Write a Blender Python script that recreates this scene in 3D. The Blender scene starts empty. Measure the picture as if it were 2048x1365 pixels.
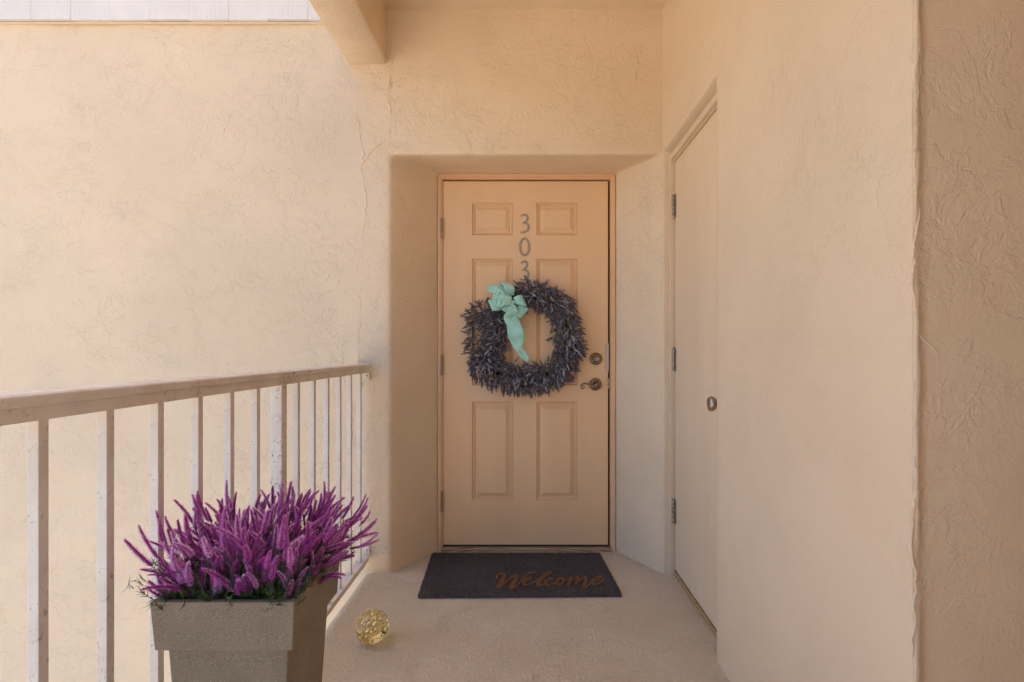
import bpy, bmesh, math, random
import numpy as np
from mathutils import Vector, Matrix, noise, Quaternion
random.seed(7); np.random.seed(7)
R = math.radians
SC = bpy.context.scene
COL = SC.collection

# ------------------------------------------------------------ camera, sky, sun, exposure
F, CX, CY, EYE = 1050.0, 1050.0, 700.0, 1.12          # focal length and vanishing point in photo pixels, eye height
cam = bpy.data.cameras.new('camera'); camo = bpy.data.objects.new('camera', cam); COL.objects.link(camo)
cam.sensor_width = 36; cam.lens = 36 * F / 2048
cam.shift_x = -(CX - 1024) / 2048; cam.shift_y = (CY - 682.5) / 2048
cam.clip_start = 0.02; cam.clip_end = 2000
camo.location = (0, 0, EYE); camo.rotation_euler = (R(90), 0, 0)
SC.camera = camo
SUN_EL, SUN_AZ = R(60), R(-45)                         # the sun stands behind the left wall: all in view is in open shade, sun reaches the landing behind the camera
world = bpy.data.worlds.new('World'); SC.world = world; world.use_nodes = True
wn = world.node_tree; wn.nodes.clear()
sky = wn.nodes.new('ShaderNodeTexSky'); sky.sky_type = 'NISHITA'; sky.sun_disc = False
sky.sun_elevation = SUN_EL; sky.sun_rotation = SUN_AZ; sky.dust_density = 3.0; sky.ozone_density = 0.6
hs = wn.nodes.new('ShaderNodeHueSaturation'); hs.inputs['Saturation'].default_value = 1.52
bg = wn.nodes.new('ShaderNodeBackground'); bg.inputs['Strength'].default_value = 0.15
wo = wn.nodes.new('ShaderNodeOutputWorld')
wn.links.new(sky.outputs[0], hs.inputs['Color']); wn.links.new(hs.outputs[0], bg.inputs['Color']); wn.links.new(bg.outputs[0], wo.inputs[0])
sl = bpy.data.lights.new('sun', 'SUN'); sl.energy = 4.0; sl.angle = R(0.53); sl.color = (1.0, 0.95, 0.87)
so = bpy.data.objects.new('sun', sl); COL.objects.link(so)
sd = Vector((math.sin(SUN_AZ) * math.cos(SUN_EL), math.cos(SUN_AZ) * math.cos(SUN_EL), math.sin(SUN_EL)))
so.rotation_euler = sd.to_track_quat('Z', 'Y').to_euler(); so.location = (0, 30, 40)
SC.view_settings.view_transform = 'Standard'; SC.view_settings.look = 'None'; SC.view_settings.gamma = 1
SC.view_settings.use_curve_mapping = False
SC.view_settings.exposure = 1.44

# ------------------------------------------------------------ helpers
def W(px, py, Z):                                      # photo pixel at a known distance
    return Vector(((px - CX) * Z / F, Z, EYE - (py - CY) * Z / F))
def on_floor(px, py, z=0.0):                           # photo pixel on a horizontal plane
    Z = (EYE - z) * F / (py - CY); return W(px, py, Z)
def srgb(r, g, b):
    f = lambda c: (c / 255 / 12.92) if c / 255 <= 0.04045 else ((c / 255 + 0.055) / 1.055) ** 2.4
    return (f(r), f(g), f(b), 1)
def tag(o, label=None, cat=None, group=None, kind=None):
    if label: o['label'] = label
    if cat: o['category'] = cat
    if group: o['group'] = group
    if kind: o['kind'] = kind
    return o
def link(o, parent=None):
    COL.objects.link(o)
    if parent is not None:
        o.parent = parent
        p, m = parent, Matrix.Identity(4)
        chain = []
        while p: chain.append(p); p = p.parent
        for q in reversed(chain): m = m @ q.matrix_parent_inverse @ q.matrix_basis
        o.matrix_parent_inverse = m.inverted()
    return o
def empty(name, loc, label, cat, group=None):
    o = bpy.data.objects.new(name, None); o.location = loc; o.empty_display_size = 0.05
    COL.objects.link(o); return tag(o, label, cat, group)
def mesh_obj(name, bm, mats, parent=None, smooth=False, bevel=0, segs=2):
    me = bpy.data.meshes.new(name); bm.to_mesh(me); bm.free()
    for m in (mats if isinstance(mats, (list, tuple)) else [mats]): me.materials.append(m)
    if smooth: me.polygons.foreach_set('use_smooth', [True] * len(me.polygons))
    o = bpy.data.objects.new(name, me); link(o, parent)
    if bevel:
        b = o.modifiers.new('bevel', 'BEVEL'); b.width = bevel; b.segments = segs; b.limit_method = 'ANGLE'; b.angle_limit = R(35)
    return o
def raw_obj(name, verts, faces, mats, parent=None, smooth=False, mat_idx=None):
    me = bpy.data.meshes.new(name); me.from_pydata([tuple(v) for v in verts], [], faces)
    for m in (mats if isinstance(mats, (list, tuple)) else [mats]): me.materials.append(m)
    if mat_idx is not None: me.polygons.foreach_set('material_index', mat_idx)
    if smooth: me.polygons.foreach_set('use_smooth', [True] * len(me.polygons))
    o = bpy.data.objects.new(name, me); return link(o, parent)
def tri_mesh(name, V, mats, mat_idx=None):             # V: (n,3,3) loose triangles
    n = len(V); me = bpy.data.meshes.new(name)
    me.vertices.add(n * 3); me.vertices.foreach_set('co', np.asarray(V, dtype=np.float32).reshape(-1))
    me.loops.add(n * 3); me.loops.foreach_set('vertex_index', np.arange(n * 3, dtype=np.int32))
    me.polygons.add(n); me.polygons.foreach_set('loop_start', np.arange(n, dtype=np.int32) * 3)
    for m in mats: me.materials.append(m)
    if mat_idx is not None: me.polygons.foreach_set('material_index', np.asarray(mat_idx, dtype=np.int32))
    me.update(calc_edges=True); return me
def box(bm, x0, x1, y0, y1, z0, z1):
    v = [bm.verts.new((x, y, z)) for x in (x0, x1) for y in (y0, y1) for z in (z0, z1)]
    for f in ((0, 1, 3, 2), (4, 6, 7, 5), (0, 4, 5, 1), (2, 3, 7, 6), (0, 2, 6, 4), (1, 5, 7, 3)):
        bm.faces.new([v[i] for i in f])
def box_obj(name, ext, mat, parent=None, bevel=0.002, segs=2):
    bm = bmesh.new(); box(bm, *ext); return mesh_obj(name, bm, mat, parent, bevel=bevel, segs=segs)
def lathe(bm, prof, c, axis, seg=32):                  # prof: (distance along axis, radius)
    axis = Vector(axis).normalized(); q = axis.to_track_quat('Z', 'Y'); rings = []
    for h, r in prof:
        if r < 1e-6: rings.append([bm.verts.new(Vector(c) + axis * h)])
        else: rings.append([bm.verts.new(Vector(c) + q @ Vector((r * math.cos(2 * math.pi * k / seg), r * math.sin(2 * math.pi * k / seg), h))) for k in range(seg)])
    for a, b in zip(rings, rings[1:]):
        if len(a) == 1 and len(b) == 1: continue
        for k in range(seg):
            k2 = (k + 1) % seg
            if len(a) == 1: bm.faces.new((a[0], b[k], b[k2]))
            elif len(b) == 1: bm.faces.new((a[k], b[0], a[k2]))
            else: bm.faces.new((a[k], b[k], b[k2], a[k2]))
    bmesh.ops.recalc_face_normals(bm, faces=bm.faces)
def tube(bm, pts, rad, seg=6, flat=1.0, flat_axis=None):
    pts = [Vector(p) for p in pts]; n = len(pts)
    rs = rad if isinstance(rad, (list, tuple)) else [rad] * n
    t0 = (pts[1] - pts[0]).normalized()
    ref = Vector((0, 0, 1)) if abs(t0.z) < 0.9 else Vector((0, 1, 0))
    if flat_axis: ref = Vector(flat_axis)
    rings = []
    for i, p in enumerate(pts):
        t = (pts[min(i + 1, n - 1)] - pts[max(i - 1, 0)]).normalized()
        a = t.cross(ref)
        a = a.normalized() if a.length > 1e-6 else t.orthogonal().normalized()
        b = t.cross(a).normalized()
        if not flat_axis: ref = -b if b.dot(ref) < 0 else b
        rings.append([bm.verts.new(p + a * rs[i] * math.cos(2 * math.pi * k / seg) + b * rs[i] * flat * math.sin(2 * math.pi * k / seg)) for k in range(seg)])
    for a, b in zip(rings, rings[1:]):
        for k in range(seg): bm.faces.new((a[k], a[(k + 1) % seg], b[(k + 1) % seg], b[k]))
    bm.faces.new(list(reversed(rings[0]))); bm.faces.new(rings[-1])
    bmesh.ops.recalc_face_normals(bm, faces=bm.faces)
def smooth_path(pts, n=8):                             # Catmull-Rom through the points (any tuple length)
    P = [np.array(p, dtype=float) for p in pts]; P = [2 * P[0] - P[1]] + P + [2 * P[-1] - P[-2]]; out = []
    for i in range(1, len(P) - 2):
        for k in range(n):
            t = k / n; a, b, c, d = P[i - 1], P[i], P[i + 1], P[i + 2]
            out.append(0.5 * (2 * b + (c - a) * t + (2 * a - 5 * b + 4 * c - d) * t * t + (3 * b - a - 3 * c + d) * t ** 3))
    out.append(P[-2]); return out

# ------------------------------------------------------------ materials
class NT:
    def __init__(s, name):
        s.m = bpy.data.materials.new(name); s.m.use_nodes = True; s.t = s.m.node_tree
        s.b = s.t.nodes['Principled BSDF']; s.co = s.t.nodes.new('ShaderNodeTexCoord').outputs['Object']
    def n(s, typ, **kw):
        o = s.t.nodes.new(typ)
        for k, v in kw.items():
            if hasattr(o, k): setattr(o, k, v)
        return o
    def l(s, a, b): s.t.links.new(a, b)
    def noise(s, scale, detail=4, rough=0.55, dist=0.0, co=None, ch=0):
        o = s.n('ShaderNodeTexNoise'); s.l(co or s.co, o.inputs['Vector'])
        o.inputs['Scale'].default_value = scale; o.inputs['Detail'].default_value = detail
        o.inputs['Roughness'].default_value = rough; o.inputs['Distortion'].default_value = dist
        return o.outputs[ch]
    def math(s, op, a, b=None, c=None, clamp=False):
        o = s.n('ShaderNodeMath', operation=op); o.use_clamp = clamp
        for i, v in enumerate((a, b, c)):
            if v is None: continue
            if isinstance(v, (int, float)): o.inputs[i].default_value = v
            else: s.l(v, o.inputs[i])
        return o.outputs[0]
    def smooth(s, v, a, b, lo=0.0, hi=1.0):
        o = s.n('ShaderNodeMapRange', interpolation_type='SMOOTHSTEP'); s.l(v, o.inputs[0])
        for i, x in zip((1, 2, 3, 4), (a, b, lo, hi)): o.inputs[i].default_value = x
        return o.outputs[0]
    def mix(s, fac, a, b):
        o = s.n('ShaderNodeMix', data_type='RGBA')
        for i, v in ((0, fac), (6, a), (7, b)):
            if isinstance(v, (int, float)): o.inputs[i].default_value = v
            elif isinstance(v, (tuple, list)): o.inputs[i].default_value = v
            else: s.l(v, o.inputs[i])
        return o.outputs[2]
    def scaled(s, v):
        o = s.n('ShaderNodeMapping'); s.l(s.co, o.inputs[0]); o.inputs['Scale'].default_value = v; return o.outputs[0]
    def bump(s, h, strength=1.0, dist=0.002, prev=None):
        o = s.n('ShaderNodeBump'); s.l(h, o.inputs['Height']); o.inputs['Strength'].default_value = strength; o.inputs['Distance'].default_value = dist
        if prev: s.l(prev, o.inputs['Normal'])
        return o.outputs[0]
    def out(s, col=None, rough=None, metal=None, normal=None, spec=None):
        for k, v in (('Base Color', col), ('Roughness', rough), ('Metallic', metal), ('Normal', normal), ('Specular IOR Level', spec)):
            if v is None: continue
            if isinstance(v, (int, float, tuple)): s.b.inputs[k].default_value = v
            else: s.l(v, s.b.inputs[k])
        return s.m

def stucco(name, col, amount=1.0, calm=0.0):
    """Skip-trowelled stucco: flat passes, curling ridge edges in patches, fine sand."""
    t = NT(name)
    warp = t.n('ShaderNodeVectorMath', operation='MULTIPLY_ADD'); wv = t.noise(7, 2, co=t.co, ch=1)
    t.l(wv, warp.inputs[0]); warp.inputs[1].default_value = (0.10, 0.10, 0.10); t.l(t.co, warp.inputs[2]); wc = warp.outputs[0]
    n1 = t.noise(5.0, 6, 0.66, 0.3, wc); n2 = t.noise(15.0, 5, 0.64, 0.5, wc); n3 = t.noise(48.0, 3, 0.6, 0.4, wc)
    m1 = t.smooth(t.noise(1.9, 3, 0.6), 0.33 + calm, 0.60 + calm); m2 = t.smooth(t.noise(3.1, 3, 0.6, 0.3, t.scaled((1, 1, 1.5))), 0.36 + calm, 0.60 + calm)
    step1 = t.math('MULTIPLY', t.smooth(n1, 0.48, 0.54), m1)
    step2 = t.math('MULTIPLY', t.smooth(n2, 0.47, 0.56), m2)
    def ridge(n, w): return t.smooth(t.math('ABSOLUTE', t.math('SUBTRACT', n, 0.5)), 0.0, w, 1.0, 0.0)
    r1 = t.math('MULTIPLY', ridge(n1, 0.022), m1); r2 = t.math('MULTIPLY', ridge(n2, 0.045), m2)
    lump = t.math('MULTIPLY', t.smooth(n3, 0.42, 0.68), m2)
    h = t.math('MULTIPLY_ADD', step2, 0.45, step1); h = t.math('MULTIPLY_ADD', r1, 0.55, h)
    h = t.math('MULTIPLY_ADD', r2, 0.45, h); h = t.math('MULTIPLY_ADD', lump, 0.55, h)
    nb = t.bump(t.noise(1.6, 3), 0.5, 0.02)
    nb = t.bump(h, 0.88 * amount, 0.0021, nb)
    nb = t.bump(t.noise(120, 4, 0.65), 0.75 * amount, 0.0022, nb)
    v = t.smooth(t.noise(1.3, 4, 0.6), 0.3, 0.7)
    c = t.mix(v, tuple(x * 0.95 for x in col[:3]) + (1,), tuple(min(1, x * 1.04) for x in col[:3]) + (1,))
    dirt = t.math('MULTIPLY', t.smooth(t.noise(26, 5, 0.7), 0.74, 0.82), 0.15)
    c = t.mix(dirt, c, tuple(x * 0.62 for x in col[:3]) + (1,))
    return t.out(c, 0.78, normal=nb, spec=0.25)

WALL = (0.815, 0.624, 0.428, 1)
M_STUCCO = stucco('cream_stucco', WALL)
M_ENDFACE = stucco('heavy_stucco', WALL, 0.75)
M_SMOOTH = stucco('smooth_stucco', WALL, 0.68, 0.03)

def painted(name, col, rough=0.5, grain=0.4, vscale=(1, 1, 1), spec=0.4, var=0.05):
    t = NT(name); co = t.scaled(vscale)
    g = t.noise(240, 3, 0.6, 0, co); v = t.smooth(t.noise(3, 4, 0.6, 0, co), 0.3, 0.7)
    c = t.mix(v, tuple(x * (1 - var) for x in col[:3]) + (1,), tuple(min(1, x * (1 + var)) for x in col[:3]) + (1,))
    spots = t.math('MULTIPLY', t.smooth(t.noise(60, 2, 0.5), 0.75, 0.8), 0.4)
    c = t.mix(spots, c, tuple(x * 0.55 for x in col[:3]) + (1,))
    return t.out(c, rough, normal=t.bump(g, grain, 0.0006), spec=spec)
M_DOOR = painted('tan_door_paint', srgb(238, 195, 149), 0.42, 0.25, (1, 1, 0.06))
M_FRAME = painted('tan_frame_paint', srgb(234, 189, 146), 0.45, 0.4)
M_CLOSET = painted('closet_paint', (0.81, 0.618, 0.423, 1), 0.5, 0.35, (1, 1, 0.3))
M_CLOSETFRAME = painted('closet_frame_paint', srgb(228, 200, 168), 0.5, 0.5)

def metal(name, col, rough, spots=0.3, met=1.0):
    t = NT(name); v = t.smooth(t.noise(140, 4, 0.65), 0.4, 0.68)
    c = t.mix(t.math('MULTIPLY', v, spots * 2), col, tuple(x * 0.35 for x in col[:3]) + (1,))
    return t.out(c, t.smooth(t.noise(90, 3), 0.3, 0.7, rough - 0.08, rough + 0.12), met, t.bump(t.noise(300, 2), 0.3, 0.0004))
M_BRONZE = metal('aged_bronze', (0.30, 0.22, 0.15, 1), 0.32)
M_NICKEL = metal('tarnished_nickel', (0.50, 0.43, 0.36, 1), 0.34, 0.25)
M_HINGE = metal('hinge_steel', (0.46, 0.39, 0.30, 1), 0.42, 0.45)
M_NUMBER = metal('weathered_zinc', (0.46, 0.38, 0.29, 1), 0.55, 0.35, 0.4)
t = NT('black_gap'); M_BLACK = t.out((0.012, 0.009, 0.007, 1), 0.9)  # black put into the door gaps in place of their shade
t = NT('keyhole_dark'); M_KEY = t.out((0.02, 0.017, 0.013, 1), 0.5)

t = NT('railing_aluminium')                             # dulled white paint with grime
def rail_paint(t, rough, spec):                         # chipped, grimy patches in clusters
    v = t.smooth(t.noise(105, 5, 0.75, 0.0, t.scaled((1, 1, 0.7))), 0.54, 0.62); v2 = t.smooth(t.noise(7.0, 4, 0.65), 0.47, 0.62)
    gr = t.math('MULTIPLY', v, t.math('MULTIPLY_ADD', v2, 0.75, 0.05))
    rc = t.mix(t.smooth(t.noise(9, 3), 0.35, 0.7), srgb(232, 221, 207), srgb(220, 205, 189))
    return t.out(t.mix(gr, rc, srgb(112, 88, 66)), rough, 0.0, t.bump(t.noise(160, 3), 0.2, 0.0005), spec)
M_RAIL = rail_paint(t, 0.38, 0.4)
M_RAILTOP = rail_paint(NT('handrail_aluminium'), 0.20, 0.6)

t = NT('painted_concrete')                              # taupe deck coating, orange-peel relief
peel = t.noise(95, 4, 0.6, 0.6); big = t.noise(24, 3, 0.6, 0.8); v = t.smooth(t.noise(2.2, 5, 0.65), 0.3, 0.72)
fc = t.mix(v, srgb(216, 194, 164), srgb(228, 208, 180))
dk = t.math('MULTIPLY', t.smooth(t.noise(70, 4, 0.7), 0.66, 0.78), 0.45)
fc = t.mix(dk, fc, srgb(140, 118, 98))
st = t.math('MULTIPLY', t.smooth(t.noise(4.5, 6, 0.7, 0.6), 0.56, 0.72), 0.30); fc = t.mix(st, fc, srgb(152, 126, 104))
nb = t.bump(t.smooth(big, 0.45, 0.6), 0.7, 0.002); nb = t.bump(t.smooth(peel, 0.4, 0.66), 0.8, 0.0032, nb)
M_FLOOR = t.out(fc, t.smooth(v, 0, 1, 0.50, 0.62), normal=nb, spec=0.35)

t = NT('white_siding')
g = t.noise(30, 5, 0.65, 0.3, t.scaled((7, 7, 0.22))); v = t.smooth(t.noise(4, 3), 0.3, 0.7)
spot = t.math('MULTIPLY', t.smooth(t.noise(48, 2, 0.5), 0.755, 0.77), 0.5)
M_SIDING = t.out(t.mix(spot, t.mix(v, srgb(232, 222, 211), srgb(240, 230, 220)), srgb(150, 140, 132)), 0.6, normal=t.bump(g, 1.0, 0.004))

t = NT('planter_resin')                                 # grey-brown granular stone look
sp = t.noise(420, 2, 0.6); cl = t.smooth(t.noise(9, 4, 0.6), 0.3, 0.7)
pc = t.mix(cl, srgb(136, 121, 101), srgb(148, 132, 111)); pc = t.mix(t.smooth(sp, 0.58, 0.74), pc, srgb(180, 164, 140)); pc = t.mix(t.smooth(sp, 0.42, 0.30), pc, srgb(90, 80, 68))
M_PLANTER = t.out(pc, 0.72, normal=t.bump(sp, 0.6, 0.0009), spec=0.3)
t = NT('dark_soil'); M_SOIL = t.out((0.02, 0.015, 0.012, 1), 0.95, normal=t.bump(t.noise(80, 4), 1, 0.01))

def rand_mat(name, cols, rough=0.65, noisescale=90, sheen=0.0, trans=0.0):
    t = NT(name); oi = t.n('ShaderNodeObjectInfo'); n = t.noise(noisescale, 2)
    isl = t.n('ShaderNodeNewGeometry').outputs['Random Per Island']; f = t.math('ADD', t.math('MULTIPLY', oi.outputs['Random'], 0.6), t.math('MULTIPLY_ADD', isl, 0.4, t.math('MULTIPLY_ADD', n, 0.9, -0.35)))
    r = t.n('ShaderNodeValToRGB'); t.l(f, r.inputs[0]); r.color_ramp.elements[0].color = cols[0]; r.color_ramp.elements[0].position = 0.15
    r.color_ramp.elements[1].color = cols[-1]; r.color_ramp.elements[1].position = 0.95
    for i, c in enumerate(cols[1:-1]): e = r.color_ramp.elements.new(0.15 + 0.8 * (i + 1) / (len(cols) - 1)); e.color = c
    return t.out(r.outputs[0], rough, spec=0.3)
M_FLOWER = rand_mat('magenta_bloom', [srgb(188, 76, 162), srgb(234, 130, 204), srgb(253, 206, 238)])
M_FLOWERCORE = rand_mat('bloom_core', [srgb(142, 50, 126), srgb(166, 68, 146)])
M_LEAF = rand_mat('needle_green', [srgb(32, 48, 26), srgb(58, 80, 40), srgb(84, 100, 54)], 0.6, 30)
M_LAV = rand_mat('dried_lavender', [srgb(84, 73, 71), srgb(136, 124, 128), srgb(178, 168, 182), srgb(234, 226, 230)], 0.75, 120)
M_LAVSTEM = rand_mat('dried_stem', [srgb(64, 62, 46), srgb(118, 116, 82)], 0.8, 60)
M_TWIG = rand_mat('vine_twig', [srgb(52, 42, 34), srgb(78, 62, 46)], 0.85, 60)
t = NT('mint_ribbon')
wv = t.noise(900, 2, 0.5, 0, t.scaled((1, 1, 0.12))); v = t.smooth(t.noise(14, 4, 0.6), 0.3, 0.7)
M_RIBBON = t.out(t.mix(v, srgb(150, 204, 184), srgb(178, 222, 204)), 0.55, normal=t.bump(t.noise(45, 4, 0.6), 0.5, 0.004, t.bump(wv, 0.4, 0.0005)), spec=0.35)
M_RIBBON.node_tree.nodes['Principled BSDF'].inputs['Sheen Weight'].default_value = 0.3
t = NT('charcoal_coir'); M_COIR = t.out(t.mix(t.smooth(t.noise(160, 3), 0.35, 0.7), srgb(82, 74, 71), srgb(116, 106, 99)), 0.9, spec=0.1)
t = NT('orange_coir'); M_ORANGE = t.out(t.mix(t.smooth(t.noise(130, 3), 0.35, 0.7), srgb(164, 112, 70), srgb(206, 148, 96)), 0.9, spec=0.1)
t = NT('oak_sill')
wvn = t.n('ShaderNodeTexWave', wave_type='RINGS', rings_direction='Y'); t.l(t.scaled((0.55, 9.0, 9.0)), wvn.inputs[0]); wvn.inputs['Scale'].default_value = 5; wvn.inputs['Distortion'].default_value = 3; wvn.inputs['Detail'].default_value = 3
M_OAK = t.out(t.mix(t.smooth(wvn.outputs[1], 0.25, 0.8), srgb(150, 118, 82), srgb(196, 160, 118)), 0.5)
t = NT('sill_metal'); M_SILLMETAL = t.out(srgb(150, 138, 122), 0.35, 0.8)
t = NT('amber_glass'); M_GLASS = t.m
t.b.inputs['Base Color'].default_value = (1.0, 0.93, 0.60, 1); t.b.inputs['Transmission Weight'].default_value = 1; t.b.inputs['Roughness'].default_value = 0.0; t.b.inputs['IOR'].default_value = 1.5
vab = t.n('ShaderNodeVolumeAbsorption'); vab.inputs['Color'].default_value = (0.93, 0.78, 0.16, 1); vab.inputs['Density'].default_value = 3.2
t.l(vab.outputs[0], t.t.nodes['Material Output'].inputs['Volume'])
t = NT('bubble_wall'); M_BUBBLE = t.m
t.b.inputs['Base Color'].default_value = (1, 0.97, 0.82, 1); t.b.inputs['Transmission Weight'].default_value = 1; t.b.inputs['Roughness'].default_value = 0.0; t.b.inputs['IOR'].default_value = 1.5
t = NT('courtyard_ground'); M_GROUND = t.out(t.mix(t.smooth(t.noise(0.3, 5), 0.4, 0.6), srgb(164, 156, 142), srgb(178, 169, 155)), 0.9)
t = NT('outer_wall'); M_OUTER = t.out(WALL, 0.8)

# ------------------------------------------------------------ the setting
ZW, ZD, ZJ = 2.632, 2.935, 2.922                       # entry wall face, door leaf face, frame face (distance from camera)
XR, XL = 0.690, -0.677                                 # closet wall face, left corner of the entry recess
ZC = 2.825                                             # ceiling height
g = raw_obj('ground', [(-150, -150, -6.6), (150, -150, -6.6), (150, 150, -6.6), (-150, 150, -6.6)], [(0, 1, 2, 3)], M_GROUND); tag(g, kind='structure')

def lin(a, b, d): n = max(1, round((b - a) / d)); return [a + (b - a) * i / n for i in range(n)]
def wobble(p, amp, seed=0.0):
    q = Vector(p) + Vector((seed, seed * 1.7, seed * 0.3))
    return amp * (noise.noise(q * 2.1) * 1.0 + noise.noise(q * 6.3) * 0.7 + noise.noise(q * 17.0) * 0.35)
def holed_wall(name, us, vs, to3d, nrm, hole, back, amp, mat, parent, bevel, seed=0.0):
    """Wall face on a grid with one rectangular opening; its reveals run back to the 'back' rectangle."""
    bm = bmesh.new(); V = {}; n = Vector(nrm)
    for i, u in enumerate(us):
        for j, v in enumerate(vs):
            p = to3d(u, v); V[i, j] = bm.verts.new(p + n * wobble(p, amp, seed))
    u0, u1, v0, v1 = hole; e = 1e-5
    inside = lambda u, v: u0 + e < u < u1 - e and v0 + e < v < v1 - e
    for i in range(len(us) - 1):
        for j in range(len(vs) - 1):
            if not inside((us[i] + us[i + 1]) / 2, (vs[j] + vs[j + 1]) / 2): bm.faces.new((V[i, j], V[i + 1, j], V[i + 1, j + 1], V[i, j + 1]))
    b0, b1, c0, c1, depth = back; K = 5
    iu = [i for i, u in enumerate(us) if u0 - e <= u <= u1 + e]; jv = [j for j, v in enumerate(vs) if v0 - e <= v <= v1 + e]
    loop = [(iu[0], j) for j in jv] + [(i, jv[-1]) for i in iu[1:]] + [(iu[-1], j) for j in reversed(jv[:-1])]
    prev = [V[q] for q in loop]
    for k in range(1, K + 1):
        f = k / K; cur = []
        for (i, j) in loop:
            u, v = us[i], vs[j]
            ub = b0 + (u - u0) / (u1 - u0) * (b1 - b0); vb = c0 + (v - v0) / (v1 - v0) * (c1 - c0)
            p = to3d(u + (ub - u) * f, v + (vb - v) * f) - n * depth * f
            d = (wobble(p, amp, seed + 3)) * (1 - f * 0.6)
            p = p + Vector((d if abs(n.x) < 0.5 else 0, d if abs(n.y) < 0.5 else 0, d * 0.4)); cur.append(bm.verts.new(p))
        for a in range(len(loop) - 1): bm.faces.new((prev[a], prev[a + 1], cur[a + 1], cur[a]))
        prev = cur
    bmesh.ops.remove_doubles(bm, verts=bm.verts, dist=1e-5)
    bmesh.ops.recalc_face_normals(bm, faces=bm.faces)
    cf = max(bm.faces, key=lambda f: f.calc_area())
    if cf.normal.dot(n) < 0: bmesh.ops.reverse_faces(bm, faces=bm.faces)
    return mesh_obj(name, bm, mat, parent, smooth=True, bevel=bevel, segs=3)

# entry wall: the bright plane behind the railing and the recess round the door are one stuccoed wall
ew = empty('entry_wall', (0, ZW, 0), 'cream stucco wall with splayed recess around the front door, running behind the railing', 'wall')
HB = 2.10
us = lin(-9, -3.2, 0.4) + lin(-3.2, XL, 0.035) + lin(XL, 0.684, 0.035) + [0.684, 0.73, 0.80]
vs = lin(-6.55, -0.9, 0.4) + lin(-0.9, -0.012, 0.035) + lin(-0.012, HB, 0.035) + lin(HB, ZC + 0.03, 0.035) + [ZC + 0.03]
holed_wall('wall_face', us, vs, lambda u, v: Vector((u, ZW, v)), (0, -1, 0), (XL, 0.684, -0.012, HB), (-0.4815, 0.498, -0.012, 2.099, ZJ + 0.012 - ZW), 0.0035, M_STUCCO, ew, 0.014)
def ridge_line(pts, w, h, parent, face='y', off=0.0, jit=0.006, name='plaster_ridge', seed=1):
    """Raised lip of plaster along a crack."""
    rnd = random.Random(seed); P = []
    for a, b in zip(pts, pts[1:]):
        L = (Vector(b) - Vector(a)).length; n = max(2, int(L / 0.014))
        for k in range(n):
            p = Vector(a).lerp(Vector(b), k / n); P.append(p + Vector((rnd.uniform(-jit, jit), rnd.uniform(-jit, jit), rnd.uniform(-jit, jit) * 0.6)) * Vector((1 if face == 'y' else 0, 0 if face == 'y' else 1, 1)))
    nrm = Vector((0, -1, 0)) if face == 'y' else Vector((-1, 0, 0)); V = []; Fc = []
    for i, p in enumerate(P):
        t = (P[min(i + 1, len(P) - 1)] - P[max(i - 1, 0)]).normalized(); s = t.cross(nrm).normalized()
        e = min(1, i / 4, (len(P) - 1 - i) / 4); brk = max(0.12, min(1, 0.6 + 1.6 * noise.noise(p * 23 + Vector((seed, 0, 0))))); ww = w * (0.35 + 0.65 * e) * rnd.uniform(0.6, 1.5) * (0.4 + 0.6 * brk); hh = h * e * rnd.uniform(0.5, 1.3) * brk
        V += [p - s * ww - nrm * 0.003 + nrm * off, p - s * ww * 0.2 + nrm * (hh + off), p + s * ww * 0.35 + nrm * (hh * 0.55 + off), p + s * ww * 0.9 - nrm * 0.003 + nrm * off]
        if i: Fc += [((i - 1) * 4 + k, (i - 1) * 4 + k + 1, i * 4 + k + 1, i * 4 + k) for k in range(3)]
    return raw_obj(name, V, Fc, M_STUCCO, parent, True)
def px_line(l): return [W(x, y, ZW) for x, y in l]
for k, (l, w, h) in enumerate([
    ([(716, 190), (712, 230), (727, 300), (722, 345), (733, 395), (726, 460), (712, 540), (722, 610), (716, 700)], 0.005, 0.0028),
    ([(779, 60), (783, 130), (776, 190), (780, 240), (778, 300)], 0.008, 0.005), ([(778, 150), (786, 190), (790, 225)], 0.008, 0.007),
    ([(722, 330), (745, 300), (776, 276)], 0.007, 0.005), ([(742, 232), (735, 262), (750, 285)], 0.006, 0.005), ([(730, 185), (752, 180), (770, 186)], 0.006, 0.004),
    ([(716, 700), (724, 820), (718, 905)], 0.006, 0.005), ([(684, 690), (688, 800)], 0.005, 0.004), ([(700, 770), (706, 900)], 0.005, 0.004),
    ([(745, 1000), (735, 1035), (748, 1100)], 0.004, 0.003), ([(1066, 250), (1048, 215), (1050, 190)], 0.006, 0.004), ([(930, 230), (965, 224), (1000, 235)], 0.006, 0.004),
    ([(1180, 205), (1195, 235), (1222, 240), (1210, 262)], 0.006, 0.005), ([(1262, 80), (1275, 130), (1268, 190)], 0.006, 0.004), ([(1120, 40), (1130, 85)], 0.006, 0.004),
    ([(470, 215), (452, 250), (444, 290)], 0.006, 0.004), ([(250, 300), (258, 318), (248, 330)], 0.006, 0.004), ([(205, 410), (240, 372)], 0.005, 0.003), ([(610, 430), (650, 470)], 0.005, 0.003)]):
    ridge_line(px_line(l), w, h, ew, seed=k + 5)

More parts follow.
